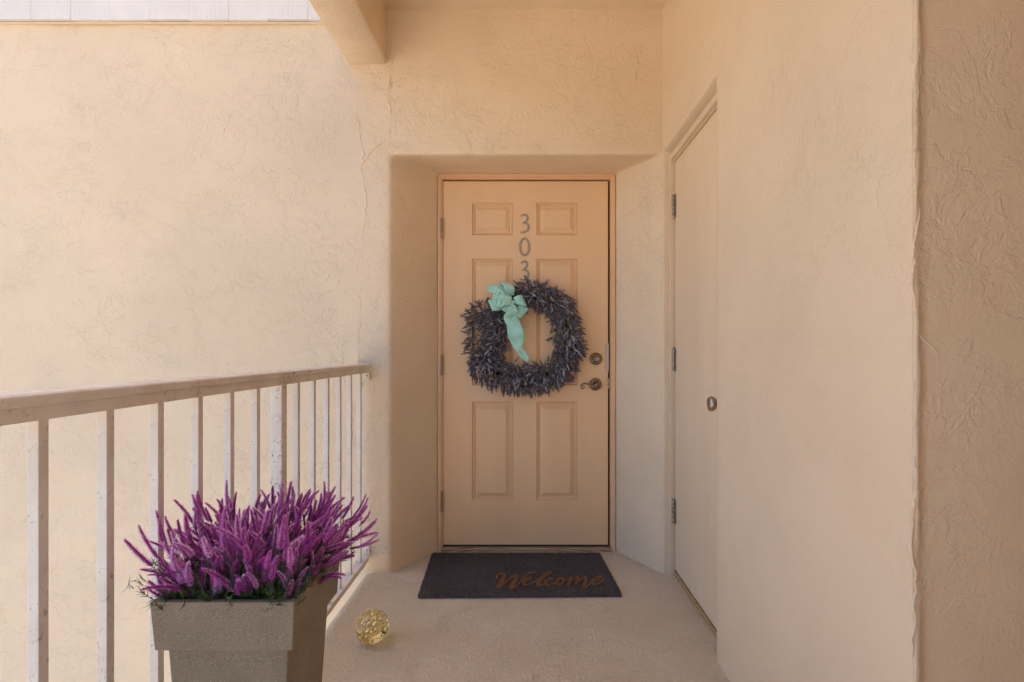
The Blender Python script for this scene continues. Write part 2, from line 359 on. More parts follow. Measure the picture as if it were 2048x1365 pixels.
# wooden siding above the stucco, one object for each board
sid = empty('wood_siding', (-4, ZW, 2.757), 'white painted vertical board siding above the cream stucco wall', 'siding')
bw = 0.196; x = XL - 0.205; xs = []
k = 0
while x > -9:
    rnd = random.Random(k); bm = bmesh.new(); z0 = 2.757 + 0.0015 * math.sin(k * 1.9)
    box(bm, x - bw + 0.0005, x - 0.0005, ZW - 0.030 + rnd.uniform(0, 0.002), ZW - 0.006, z0, 6.6)
    mesh_obj('siding_board', bm, M_SIDING, sid, bevel=0.0006); x -= bw; k += 1
box_obj('backing_board', (-9, XL - 0.21, ZW - 0.0274, ZW - 0.005, 2.762, 6.6), M_SIDING, sid, 0)
box_obj('drip_edge', (-9, XL - 0.209, ZW - 0.014, ZW - 0.001, 2.748, 2.7555), M_OUTER, sid, 0.002)

# closet wall on the right with the shallow recess of the closet door
cw = empty('closet_wall', (XR, 1.8, 0), 'smooth cream stucco wall on the right holding the closet door, ending in a rough corner', 'wall')
ZE, ZL = 0.935, 1.893                                  # near corner, near edge of the closet door opening
HC = 2.112
us = lin(ZE, ZL, 0.035) + lin(ZL, 2.624, 0.035) + [2.624, ZW + 0.012]; vs = lin(-0.012, HC, 0.035) + lin(HC, ZC + 0.02, 0.035) + [ZC + 0.02]
holed_wall('wall_face', us, vs, lambda u, v: Vector((XR, u, v)), (-1, 0, 0), (ZL, 2.624, -0.012, HC), (ZL, 2.6225, -0.012, 2.090, 0.060), 0.002, M_SMOOTH, cw, 0.006, 9.0)
# its end face towards the camera, heavy trowel texture
bm = bmesh.new(); us = [XR, XR + 0.003, XR + 0.006, XR + 0.010, XR + 0.012] + lin(XR + 0.03, 1.6, 0.02) + lin(1.6, 3.2, 0.2) + [3.2]; vs = lin(-0.012, ZC + 0.02, 0.008) + [ZC + 0.02]; V = {}
for j, v in enumerate(vs):                               # the corner keeps a ragged bead of plaster
    rg = 0.0040 * noise.noise(Vector((3.1, 0.4, v * 7))) + 0.0040 * noise.noise(Vector((1.1, 7.4, v * 31))) + 0.0016 * noise.noise(Vector((5.1, 2.4, v * 90)))
    on = 0.0038 * min(1, max(0.1, 0.75 + 1.6 * noise.noise(Vector((9, 2, v * 5))))); wob = 0.0016 * noise.noise(Vector((2, 8, v * 22)))
    for i, u in enumerate(us):
        d = wobble((u, ZE, v), 0.004, 4) if i > 4 else 0
        if i == 0: q = (XR - wobble((XR, ZE, v), 0.002, 9.0) + wob, ZE + 0.002, v)
        elif i == 1: q = (XR + 0.0028 + wob, ZE - on * 0.7, v)
        elif i == 2: q = (XR + 0.0055 + wob, ZE - on, v)
        elif i == 3: q = (XR + 0.0105 + rg, ZE - on * 0.9, v)
        elif i == 4: q = (XR + 0.0122 + rg, ZE + 0.0012, v)
        else: q = (u, ZE + d + 0.001, v)
        V[i, j] = bm.verts.new(q)
for i in range(len(us) - 1):
    for j in range(len(vs) - 1): bm.faces.new((V[i, j], V[i + 1, j], V[i + 1, j + 1], V[i, j + 1]))
bmesh.ops.recalc_face_normals(bm, faces=bm.faces)
if bm.faces[0].normal.y > 0: bmesh.ops.reverse_faces(bm, faces=bm.faces)
mesh_obj('end_face', bm, M_ENDFACE, cw, True)
def near(l): return [W(x, y, ZE) for x, y in l]
for k, (l, w, h) in enumerate([([(1832, 20), (1838, 110), (1829, 300), (1836, 420), (1826, 560), (1834, 700), (1826, 800)], 0.004, 0.0012),
    ([(1830, 690), (1836, 850), (1828, 960), (1822, 1080), (1832, 1180), (1822, 1330)], 0.004, 0.0014),
    ([(1832, 665), (1860, 695), (1890, 720)], 0.003, 0.0010)]):
    ridge_line(near(l), w, h, cw, seed=k + 50, jit=0.003, off=0.002)

# ceiling, beam, floor
ce = box_obj('ceiling', (-0.70, 3.4, -0.8, ZW + 0.2, ZC, ZC + 0.28), M_STUCCO, None, 0); tag(ce, kind='structure')
bm = bmesh.new(); ys = lin(-0.8, ZW - 0.002, 0.05) + [ZW - 0.002]; rings = []
for y in ys:
    sec = [(-0.892, 3.1), (-0.892, 2.70), (-0.892, 2.563), (-0.884, 2.553), (-0.79, 2.552), (-0.702, 2.553), (-0.694, 2.561), (-0.692, 2.70), (-0.692, ZC + 0.02)]
    rings.append([bm.verts.new((a + wobble((a, y, b), 0.003, 2), y, b + wobble((a, y, b), 0.003, 5))) for a, b in sec])
for a, b in zip(rings, rings[1:]):
    for k in range(len(a) - 1): bm.faces.new((a[k], a[k + 1], b[k + 1], b[k]))
bmesh.ops.recalc_face_normals(bm, faces=bm.faces)
tag(mesh_obj('ceiling_beam', bm, M_STUCCO, None, True), 'cream stucco beam along the ceiling edge above the railing', 'beam')
bm = bmesh.new(); rings = []
for y in lin(-2.6, 3.2, 0.06) + [3.2]:
    e = 0.006 * noise.noise(Vector((0.3, y * 5, 0.2)))
    sec = [(-0.818, -0.3), (-0.818 + e, -0.05), (-0.812 + e, -0.022), (-0.797 + e, -0.008), (-0.772, -0.001), (-0.70, 0.0), (0.0, 0.0), (0.8, 0.0), (3.4, 0.0), (3.4, -0.3)]
    rings.append([bm.verts.new((a, y, b)) for a, b in sec])
for a, b in zip(rings, rings[1:]):
    for k in range(len(a) - 1): bm.faces.new((a[k], a[k + 1], b[k + 1], b[k]))
bmesh.ops.recalc_face_normals(bm, faces=bm.faces)
tag(mesh_obj('floor', bm, M_FLOOR, None, True), kind='structure')
# unseen walls and blocks, added to shade the landing and stop the sun
lw = box_obj('shade_wall', (1.75, 1.95, -2.6, ZE + 0.05, 0.0, ZC), M_STUCCO, None, 0); tag(lw, 'plain cream stucco wall out of view far to the right, added to shade the wall end', 'wall')
lw = box_obj('shade_wall', (0.24, 1.748, -0.50, -0.30, 0.0, ZC), M_STUCCO, None, 0); tag(lw, 'plain cream stucco wall behind the viewer at the right, added to shade the wall end', 'wall')  # added out of view to keep the closet wall's end face dark
co = box_obj('sun_blocker', (-9, 3.4, ZD + 0.35, 9.0, -6.5, 6.6), M_OUTER, None, 0); tag(co, kind='structure')  # unseen blocks added so no sun leaks in behind the walls
co = box_obj('sun_blocker', (XR + 0.16, 3.4, ZE + 0.06, ZD + 0.345, 0.005, ZC - 0.005), M_OUTER, None, 0); tag(co, kind='structure')
co = box_obj('sun_blocker', (-0.70, 3.4, -0.7, 9.0, ZC + 0.285, 7.4), M_OUTER, None, 0); tag(co, kind='structure')

# ------------------------------------------------------------ front door
s = F / ZD
def D(px, py): return W(px, py, ZD)
door = empty('entry_door', (W(1051, 0, ZD).x, ZD, 0), 'tan six-panel front door numbered 303 at the end of the landing', 'door')
x0, x1 = D(886, 0).x, D(1216, 0).x; z1, z0 = D(0, 363).z, D(0, 1090).z
cols = [(944, 1026), (1073, 1155)]; rows = [(406, 471), (518, 771), (804, 1001)]
gx = sorted([x0, x1] + [D(p, 0).x for c in cols for p in c]); gz = sorted([z0, z1] + [D(0, p).z for r in rows for p in r])
bm = bmesh.new(); V = {}
for i, a in enumerate(gx):
    for j, b in enumerate(gz): V[i, j] = bm.verts.new((a, ZD, b))
for i in range(5):
    for j in range(7 - 0):
        if j < len(gz) - 1 and not (i in (1, 3) and j in (1, 3, 5)): bm.faces.new((V[i, j], V[i + 1, j], V[i + 1, j + 1], V[i, j + 1]))
bd = [e for e in bm.edges if len(e.link_faces) == 1 and (abs(e.verts[0].co.x - e.verts[1].co.x) < 1e-6 and min(abs(e.verts[0].co.x - q) for q in (x0, x1)) < 1e-6 or abs(e.verts[0].co.z - e.verts[1].co.z) < 1e-6 and min(abs(e.verts[0].co.z - q) for q in (z0, z1)) < 1e-6)]
ex = bmesh.ops.extrude_edge_only(bm, edges=bd)
bmesh.ops.translate(bm, verts=[q for q in ex['geom'] if isinstance(q, bmesh.types.BMVert)], vec=(0, 0.044, 0))
bmesh.ops.recalc_face_normals(bm, faces=bm.faces)
if bm.faces[0].normal.y > 0: bmesh.ops.reverse_faces(bm, faces=bm.faces)
leaf = mesh_obj('door_leaf', bm, M_DOOR, door, bevel=0.0015)
prof = [(0, 0), (0.0015, 0.0070), (0.0055, 0.0095), (0.0075, 0.0045), (0.0120, 0.0055), (0.0140, 0.0140), (0.0175, 0.0145), (0.0390, 0.0040), (0.0400, 0.0042), (0.0405, 0.0010)]
for c in cols:
    for r in rows:
        bm = bmesh.new(); a0, a1, b0, b1 = D(c[0], 0).x, D(c[1], 0).x, D(0, r[1]).z, D(0, r[0]).z; prev = None
        for ins, dep in prof:
            cur = [bm.verts.new((xx, ZD + dep, zz)) for xx, zz in ((a0 + ins, b0 + ins), (a1 - ins, b0 + ins), (a1 - ins, b1 - ins), (a0 + ins, b1 - ins))]
            if prev:
                for k in range(4): bm.faces.new((prev[k], prev[(k + 1) % 4], cur[(k + 1) % 4], cur[k]))
            prev = cur
        bm.faces.new(prev); bmesh.ops.recalc_face_normals(bm, faces=bm.faces)
        if bm.faces[-1 if False else len(bm.faces) - 1:] and prev[0].link_faces[0].normal.y > 0: bmesh.ops.reverse_faces(bm, faces=bm.faces)
        mesh_obj('panel', bm, M_DOOR, leaf)
# frame: stepped jambs and head
def frame_profile(name, path, mat, parent):             # path: outline corners, mitred (x, z) outer; section list (inward offset, y)
    pass
secs = [(0.0, ZJ + 0.012), (0.0, ZJ - 0.004), (0.002, ZJ - 0.007), (0.0095, ZJ - 0.007), (0.0115, ZJ - 0.001), (0.0165, ZJ - 0.001), (0.018, ZJ + 0.004), (0.0225, ZJ + 0.004), (0.0225, ZJ + 0.075)]
fx0, fx1, fz1 = W(877.5, 0, ZJ).x - 0.003, W(1229, 0, ZJ).x + 0.003, W(0, 349, ZJ).z + 0.002
def jamb(name, side):
    bm = bmesh.new(); A = []; B = []
    for ins, y in secs:
        k = ins * (1.0 if side != 'right' else 1.12)
        if side == 'left': a, b = (fx0 + k, y, 0.0), (fx0 + k, y, fz1 - ins)
        elif side == 'right': a, b = (fx1 - k, y, 0.0), (fx1 - k, y, fz1 - ins)
        else: a, b = (fx0 + ins, y, fz1 - ins * 1.25), (fx1 - ins, y, fz1 - ins * 1.25)
        A.append(bm.verts.new(a)); B.append(bm.verts.new(b))
    for k in range(len(A) - 1): bm.faces.new((A[k], A[k + 1], B[k + 1], B[k]))
    bmesh.ops.recalc_face_normals(bm, faces=bm.faces)
    o = mesh_obj(name, bm, M_FRAME, door); sm = o.modifiers.new('solid', 'SOLIDIFY'); sm.thickness = 0.0015; sm.offset = 0; return o
jamb('frame_jamb', 'left'); jamb('frame_jamb', 'right'); jamb('frame_head', 'head')
box_obj('gap_strip', (fx0 - 0.01, fx0 + 0.021, ZD + 0.05, ZD + 0.09, 0, fz1), M_BLACK, door, 0)  # black strips, the gap's shade given as colour
box_obj('gap_strip', (fx1 - 0.022, fx1 + 0.01, ZD + 0.05, ZD + 0.09, 0, fz1), M_BLACK, door, 0)
box_obj('gap_backing', (fx0, fx1, ZD + 0.046, ZD + 0.05, 0.0, fz1), M_BLACK, door, 0)  # black sheet behind the whole leaf, darkens the gap round it
# jamb edging painted with the frame, right-hand strip
box_obj('sill_plate', (fx0 + 0.022, fx1 - 0.024, ZJ - 0.004, ZD + 0.06, 0.019, z0 - 0.006), M_SILLMETAL, door, 0.002)
box_obj('threshold', (fx0 + 0.020, fx1 - 0.022, ZJ - 0.012, ZD + 0.06, 0.0, 0.019), M_OAK, door, 0.004)
def hinge(px, py0, py1, Z, parent, axis_r=0.0065, leafdir=1):
    h = None; bm = bmesh.new(); c = W(px, 0, Z).x; a, b = W(0, py1, Z).z, W(0, py0, Z).z; n = 5; L = (b - a) / n
    for k in range(n): lathe(bm, [(0, 0), (0.0003, axis_r * 0.9), (0.0015, axis_r), (L - 0.002, axis_r), (L - 0.0008, axis_r * 0.9), (L - 0.0005, 0)], (c, Z, a + k * L), (0, 0, 1), 16)
    h = mesh_obj('hinge', bm, M_HINGE, parent, True)
    bm = bmesh.new(); lathe(bm, [(0, 0), (0.001, axis_r * 0.8), (0.004, axis_r * 0.7), (0.006, 0)], (c, Z, b), (0, 0, 1), 12)
    mesh_obj('pin_cap', bm, M_HINGE, h, True); return h
for a, b in ((438, 478), (712, 751), (985, 1024)): hinge(884, a, b, ZJ - 0.004, door)
# deadbolt
c = D(1192, 718); bm = bmesh.new()
lathe(bm, [(0, 0), (0, 0.0345), (0.006, 0.0345), (0.011, 0.031), (0.013, 0.026), (0.012, 0.0245), (0.013, 0.0235), (0.019, 0.0215), (0.021, 0.0185), (0.0195, 0.0170), (0.0195, 0.0)], c, (0, -1, 0), 40)
db = mesh_obj('deadbolt', bm, M_BRONZE, door, True)
bm = bmesh.new(); lathe(bm, [(0.0195, 0), (0.0195, 0.0130), (0.024, 0.0125), (0.0245, 0.0085), (0.0235, 0.0080), (0.0235, 0)], c, (0, -1, 0), 32); mesh_obj('key_cylinder', bm, M_NICKEL, db, True)
box_obj('keyhole', (c.x - 0.0011, c.x + 0.0011, c.y - 0.0245, c.y - 0.020, c.z - 0.006, c.z + 0.006), M_KEY, db, 0)
# lever handle
c = D(1191, 769); bm = bmesh.new()
lathe(bm, [(0, 0), (0, 0.0345), (0.005, 0.0345), (0.010, 0.032), (0.0125, 0.026), (0.0115, 0.025), (0.016, 0.018), (0.024, 0.013), (0.036, 0.012), (0.038, 0.010), (0.038, 0)], c, (0, -1, 0), 40)
lv = mesh_obj('lever_handle', bm, M_BRONZE, door, True)
o3 = lambda x, y: D(1140 + x / 11.37, 680 + y / 11.37) + Vector((0, -0.046, 0))
lp = smooth_path([tuple(o3(*p)) + (r,) for p, r in (((640, 1030), 0.0105), ((560, 1045), 0.0100), ((470, 1045), 0.0075), ((410, 1008), 0.0055), ((340, 985), 0.0048), ((275, 990), 0.0044), ((230, 1030), 0.0040), ((232, 1080), 0.0036), ((270, 1102), 0.0032), ((305, 1075), 0.0029), ((290, 1042), 0.0026), ((262, 1052), 0.0026))], 6)
bm = bmesh.new(); tube(bm, [p[:3] for p in lp], [p[3] for p in lp], 10); mesh_obj('lever', bm, M_BRONZE, lv, True)
bm = bmesh.new(); lathe(bm, [(0.034, 0), (0.034, 0.013), (0.055, 0.0125), (0.058, 0.009), (0.058, 0)], c, (0, -1, 0), 28); mesh_obj('spindle_cap', bm, M_BRONZE, lv, True)
a, b = W(1211.5, 743, ZJ), W(1218, 688, ZJ)
box_obj('latch_guard', (a.x, b.x, ZD - 0.010, ZD - 0.001, a.z, b.z), painted('guard_paint', srgb(206, 182, 164), 0.4), door, 0.001)
a, b = W(1216.5, 778, ZJ), W(1220.5, 757, ZJ)
box_obj('strike_plate', (a.x, b.x, ZJ + 0.0, ZJ + 0.02, a.z, b.z), M_HINGE, door, 0.001)
# numbers 3 0 3, forged strokes
n3 = lambda x, y: W(1000 + x / 7.58, 420 + y / 7.58, ZD) + Vector((0, -0.0035, 0))
three = [((322, 108), 10), ((345, 84), 13), ((380, 78), 14), ((412, 100), 15), ((415, 140), 15), ((390, 180), 14), ((348, 204), 11), ((395, 208), 14), ((428, 245), 16), ((425, 295), 17), ((395, 330), 16), ((350, 344), 14), ((308, 342), 11)]
three2 = [((318, 812), 11), ((348, 788), 14), ((382, 784), 15), ((410, 808), 16), ((408, 848), 16), ((382, 890), 15), ((345, 912), 11), ((390, 916), 15), ((424, 950), 17), ((424, 1000), 18), ((395, 1040), 17), ((350, 1062), 14), ((306, 1052), 11)]
zero = [((366, 436), 15), ((330, 462), 16), ((308, 520), 17), ((304, 580), 18), ((318, 640), 18), ((345, 680), 18), ((378, 690), 18), ((412, 668), 18), ((436, 615), 18), ((440, 550), 18), ((425, 490), 16), ((398, 452), 15), ((366, 430), 14)]
for st in (three, zero, three2):
    P = smooth_path([tuple(n3(*p)) + (w / 7.58 * ZD / F,) for p, w in st], 6); bm = bmesh.new()
    tube(bm, [p[:3] for p in P], [p[3] for p in P], 8, 0.45, (0, 1, 0)); mesh_obj('house_number', bm, M_NUMBER, door, False)

# ------------------------------------------------------------ closet door
XD = 0.742
cd = empty('closet_door', (XD, 2.25, 0), 'plain flat cream closet door with round knob in the right wall', 'door')
def C(px, py): Z = XD * F / (px - CX); return W(px, py, Z)   # pixel on the closet door plane
yh, yl = 2.597, 1.800
zt, zb = 2.048, 0.035
box_obj('door_leaf', (XD, XD + 0.036, yl, yh - 0.004, zb, zt), M_CLOSET, cd, 0.002)
fj = 2.621
for nm, ext in (('frame_jamb', (XD - 0.024, XD + 0.05, yh + 0.003, fj, 0.0, 2.086)), ('frame_jamb', (XD - 0.006, XD + 0.05, 1.76, 1.796, 0.0, 2.082)), ('frame_head', (XD - 0.024, XD + 0.05, 1.797, yh + 0.002, zt + 0.009, 2.086))):
    box_obj(nm, ext, M_CLOSETFRAME, cd, 0.002)
box_obj('frame_stop', (XD - 0.010, XD + 0.03, 1.80, yh + 0.001, zt + 0.0025, zt + 0.0085), M_CLOSETFRAME, cd, 0.001)
box_obj('sill', (XD - 0.006, XD + 0.05, 1.797, yh - 0.001, 0.0, 0.030), M_OAK, cd, 0.002)
box_obj('dark_gap', (XD + 0.006, XD + 0.04, 1.797, yh - 0.001, 0.0305, 0.0345), M_BLACK, cd, 0)
for a, b in ((391, 437), (697, 742), (1000, 1046)):
    Z = yh - 0.003; h = hinge(CX + F * (XD - 0.0075) / Z, a, b, Z, cd, 0.0072)
    zz0, zz1 = W(0, b, Z).z, W(0, a, Z).z
    box_obj('hinge_leaf', (XD - 0.0035, XD - 0.0008, Z - 0.020, Z - 0.002, zz0, zz1), M_HINGE, h, 0.0005)
kc = Vector((XD, 1.865, EYE - 108 * 1.95 / F)); ky = 0.693 * F / (1424 - CX); kc = Vector((XD, ky, EYE - 108 * ky / F))
bm = bmesh.new(); lathe(bm, [(0, 0), (0, 0.030), (0.005, 0.030), (0.010, 0.026), (0.013, 0.014), (0.022, 0.0105), (0.030, 0.0115), (0.036, 0.019), (0.042, 0.0255), (0.049, 0.0285), (0.056, 0.0275), (0.061, 0.023), (0.0635, 0.016), (0.0645, 0.008), (0.0648, 0)], kc, (-1, 0, 0), 36)
mesh_obj('knob', bm, M_NICKEL, cd, True)

# ------------------------------------------------------------ railing
XB = -0.802
rl = empty('railing', (XB, 1.0, 0), 'weathered white metal railing with square balusters along the open left side', 'railing')
zt = 1.052; ya, yb = -2.4, ZW - 0.018
bm = bmesh.new()                                        # cap with rounded top
sec = [(-0.044, -0.022), (-0.046, -0.010), (-0.043, -0.003), (-0.036, 0.0006), (-0.012, 0.0014), (0.012, 0.0010), (0.029, -0.0006), (0.0345, -0.0035), (0.0355, -0.0075), (0.0345, -0.018), (0.031, -0.021)]
A = [bm.verts.new((XB + a, ya, zt + b)) for a, b in sec]; B = [bm.verts.new((XB + a, yb, zt + b)) for a, b in sec]
for k in range(len(sec)): k2 = (k + 1) % len(sec); bm.faces.new((A[k], A[k2], B[k2], B[k]))
bm.faces.new(A); bm.faces.new(list(reversed(B))); bmesh.ops.recalc_face_normals(bm, faces=bm.faces)
mesh_obj('handrail', bm, M_RAILTOP, rl, bevel=0.001)
box_obj('top_channel', (XB - 0.026, XB + 0.0275, ya, yb - 0.004, zt - 0.045, zt - 0.0205), M_RAIL, rl, 0.0015)
zbr = 0.072
box_obj('bottom_rail', (XB - 0.024, XB + 0.026, ya, yb - 0.002, zbr - 0.002, zbr + 0.022), M_RAIL, rl, 0.002)
base_bm = bmesh.new(); box(base_bm, -0.0095, 0.0095, -0.0095, 0.0095, zbr + 0.021, zt - 0.0435)
inv0, dinv = 1.0035e-3, 0.1638e-3
first = mesh_obj('baluster', base_bm, M_RAIL, rl, bevel=0.0012)
k = 0
for i in range(-11, 13):
    y = F * 0.8115 * (inv0 + i * dinv) + 0.0095
    if i == 6:
        box_obj('post', (XB - 0.019, XB + 0.019, y - 0.012, y + 0.026, zbr - 0.19, zt - 0.0435), M_RAIL, rl, 0.002); continue
    o = first if k == 0 else first.copy()
    if k: COL.objects.link(o)
    o.location = (XB, y, 0); k += 1
    if k == 1: o.matrix_parent_inverse = Matrix.Translation(-Vector(rl.location))
    else: o.parent = rl; o.matrix_parent_inverse = Matrix.Translation(-Vector(rl.location))
box_obj('post', (XB - 0.019, XB + 0.019, -1.2, -1.162, zbr - 0.19, zt - 0.0435), M_RAIL, rl, 0.002)
for zz, hh in ((zt - 0.082, 0.036), (zbr + 0.022, 0.046)):
    br = box_obj('wall_bracket', (XB - 0.005, XB + 0.026, ZW - 0.012, ZW - 0.006, zz, zz + hh), M_RAIL, rl, 0.002)
    bm = bmesh.new(); lathe(bm, [(0, 0.0045), (0.002, 0.004), (0.0026, 0)], (XB + 0.013, ZW - 0.012, zz + hh * 0.55), (0, -1, 0), 10); mesh_obj('screw', bm, M_HINGE, br, True)

# ------------------------------------------------------------ planter
PF = 1.040; WT = 0.2870; DEP = 0.262
pxc = ((297 + 590) / 2 - CX) * PF / F; pyc = PF + DEP / 2; PT = EYE - 505 * PF / F
pl = empty('planter', (pxc, pyc, 0), 'tall square tapered grey-brown planter with stepped rim beside the railing', 'planter')
def sq(bm, hx, hy, z, cx=pxc, cy=pyc): return [bm.verts.new((cx + a * hx, cy + b * hy, z)) for a, b in ((-1, -1), (1, -1), (1, 1), (-1, 1))]
def stack(name, levels, parent, close_bottom=True, bev=0.003):
    bm = bmesh.new(); prev = None
    for hx, hy, z in levels:
        cur = sq(bm, hx, hy, z)
        if prev:
            for k in range(4): bm.faces.new((prev[k], prev[(k + 1) % 4], cur[(k + 1) % 4], cur[k]))
        elif close_bottom: bm.faces.new(cur)
        prev = cur
    bm.faces.new(prev) if name == 'soil' else None
    bmesh.ops.recalc_face_normals(bm, faces=bm.faces); return mesh_obj(name, bm, M_PLANTER if name != 'soil' else M_SOIL, parent, bevel=bev)
hx, hy = WT / 2, DEP / 2; zr = PT - 0.100
stack('rim', [(hx - 0.0225, hy - 0.0225, zr + 0.002), (hx - 0.006, hy - 0.006, zr), (hx, hy, PT), (hx - 0.014, hy - 0.014, PT), (hx - 0.020, hy - 0.020, PT - 0.075)], pl, False, 0.0022)
stack('body', [(0.092, 0.085, 0.0), (hx - 0.0215, hy - 0.0215, zr + 0.004)], pl, True, 0.003)
stack('soil', [(hx - 0.021, hy - 0.021, PT - 0.06), (hx - 0.0185, hy - 0.0185, PT - 0.045)], pl, True, 0)

# ------------------------------------------------------------ heather plant
hp = empty('heather_plant', (pxc, pyc, PT - 0.045), 'bushy heather with magenta flower spikes growing in the planter', 'plant')
def spike_mesh(seed):
    rnd = random.Random(seed); L = 0.074 * rnd.uniform(0.85, 1.2); T = []; I = []; bend = rnd.uniform(-0.32, 0.32); bend2 = rnd.uniform(-0.25, 0.25)
    def P(t): return Vector((bend * L * t * t, bend2 * L * t * t, L * t))
    def rad(t): return 0.0072 * min(1, t * 6 + 0.4) * (1 - 0.5 * t ** 5.0) * (1 - 0.2 * t)
    for k in range(9):
        t0, t1 = k / 9, (k + 1) / 9
        for a in range(5):
            a0, a1 = a * 1.2566, (a + 1) * 1.2566; q = lambda t, an: P(t) + Vector((math.cos(an), math.sin(an), 0)) * rad(t) * 0.42
            T += [(q(t0, a0), q(t0, a1), q(t1, a1)), (q(t0, a0), q(t1, a1), q(t1, a0))]; I += [1, 1]
    for k in range(340):
        t = (k + rnd.random()) / 340; an = k * 2.399 + rnd.uniform(-0.3, 0.3); d = Vector((math.cos(an), math.sin(an), 0))
        r = rad(t); b = P(t) + d * r * 0.30; tip = P(t) + d * r * rnd.uniform(0.95, 1.35) + Vector((0, 0, 0.0042 * rnd.uniform(0.3, 1.3)))
        s = d.cross(Vector((0, 0, 1))) * 0.0010; T.append((b - s, b + s, tip)); I.append(0)
    for k in range(6):                                  # the pointed tip
        an = k; d = Vector((math.cos(an), math.sin(an), 0)) * 0.0016; T.append((P(0.98) - d, P(0.98) + d, P(1.06))); I.append(0)
    me = tri_mesh('flower_spike', [[tuple(v) for v in tr] for tr in T], [M_FLOWER, M_FLOWERCORE], I); return me
SPK = [spike_mesh(k) for k in range(10)]
rnd = random.Random(21); leaf_tris = []; n_spk = 0
def needles(P0, P1, n, lmin, lmax):
    ax = (P1 - P0).normalized()
    for k in range(n):
        p = P0.lerp(P1, rnd.random()); d = (ax * rnd.uniform(0.5, 1.0) + Vector((rnd.gauss(0, 1), rnd.gauss(0, 1), rnd.gauss(0, 1))).normalized() * 0.75).normalized()
        L = rnd.uniform(lmin, lmax); s = d.cross(Vector((rnd.gauss(0, 1), rnd.gauss(0, 1), rnd.gauss(0, 1)))).normalized() * 0.0010
        leaf_tris.append((p - s, p + s, p + d * L))
tries = 0
joined = []
while n_spk < 520:
    u, v = rnd.uniform(-1, 1), rnd.uniform(-1, 1)
    base = Vector((pxc + u * (hx - 0.03), pyc + v * (hy - 0.03), PT - 0.045))
    rr = math.hypot(u, v) / 1.2
    lean = 0.12 + 0.95 * min(1, rr) ** 1.3 * rnd.uniform(0.7, 1.2) * (1.25 if u < -0.35 else 1.0); az = math.atan2(v, u) + rnd.gauss(0, 0.6)
    if v > 0.2 and u > -0.2: lean *= 0.85
    if v < -0.2: lean *= 0.55
    jx = rnd.gauss(0, 0.22)
    d0 = Vector((math.cos(az) * math.sin(lean * 0.6), math.sin(az) * math.sin(lean * 0.6), math.cos(lean * 0.6)))
    d1 = Vector((math.cos(az) * math.sin(lean * 1.15 + jx), math.sin(az) * math.sin(lean * 1.15 + jx), math.cos(lean * 1.15 + jx)))
    L = rnd.uniform(0.06, 0.192) * (1.0 - 0.12 * rr) if rnd.random() < (0.82 if v > -0.4 else 0.5) else rnd.uniform(0.035, 0.09)
    mid = base + d0 * L * 0.5; end = mid + d1 * L * 0.5
    if d1.y < -0.55: continue
    if (end + d1 * 0.085).x < -0.815 + 0.02 * rnd.random(): continue
    for a, b in ((base, mid), (mid, end)):
        sx = (b - a).cross(Vector((0.3, 1, 0.2))).normalized() * 0.0011; leaf_tris += [(a - sx, a + sx, b)]
    needles(base.lerp(mid, 0.2), end, 34, 0.010, 0.022)
    sc = rnd.uniform(0.75, 1.12); q = d1.to_track_quat('Z', 'Y') @ Quaternion((0, 0, 1), rnd.uniform(0, 6.28))
    M = Matrix.Translation(end - d1 * 0.004) @ q.to_matrix().to_4x4() @ Matrix.Diagonal((sc, sc, sc * rnd.uniform(0.6, 1.02), 1))
    joined.append((M, n_spk % 10)); n_spk += 1
joined.sort(key=lambda m: m[0].translation.y - 0.4 * m[0].translation.z)   # the nearest and highest are objects of their own
AT, AI = [], []
for i, (M, v) in enumerate(joined):
    if i < 300:
        o = bpy.data.objects.new('flower_spike', SPK[v]); o.matrix_basis = M; link(o, hp)
    else:
        me = SPK[v]; co = np.empty(len(me.vertices) * 3, dtype=np.float32); me.vertices.foreach_get('co', co); mi = np.empty(len(me.polygons), dtype=np.int32); me.polygons.foreach_get('material_index', mi)
        M4 = np.array(M); AT.append((co.reshape(-1, 3) @ M4[:3, :3].T + M4[:3, 3]).reshape(-1, 3, 3)); AI.append(mi)
o = bpy.data.objects.new('flower_spikes', tri_mesh('flower_spikes', np.concatenate(AT), [M_FLOWER, M_FLOWERCORE], np.concatenate(AI))); link(o, hp); tag(o, kind='stuff')
for k in range(260):                                    # inner leafy shoots
    u, v = rnd.uniform(-1, 1), rnd.uniform(-1, 1); base = Vector((pxc + u * (hx - 0.028), pyc + v * (hy - 0.028), PT - 0.046))
    d = Vector((u * 0.6 + rnd.gauss(0, 0.25), v * 0.6 + rnd.gauss(0, 0.25), 1)).normalized(); needles(base, base + d * rnd.uniform(0.05, 0.13), 40, 0.010, 0.024)
fo = bpy.data.objects.new('needle_foliage', tri_mesh('needle_foliage', [[tuple(v) for v in tr] for tr in leaf_tris], [M_LEAF])); link(fo, hp); tag(fo, kind='stuff')

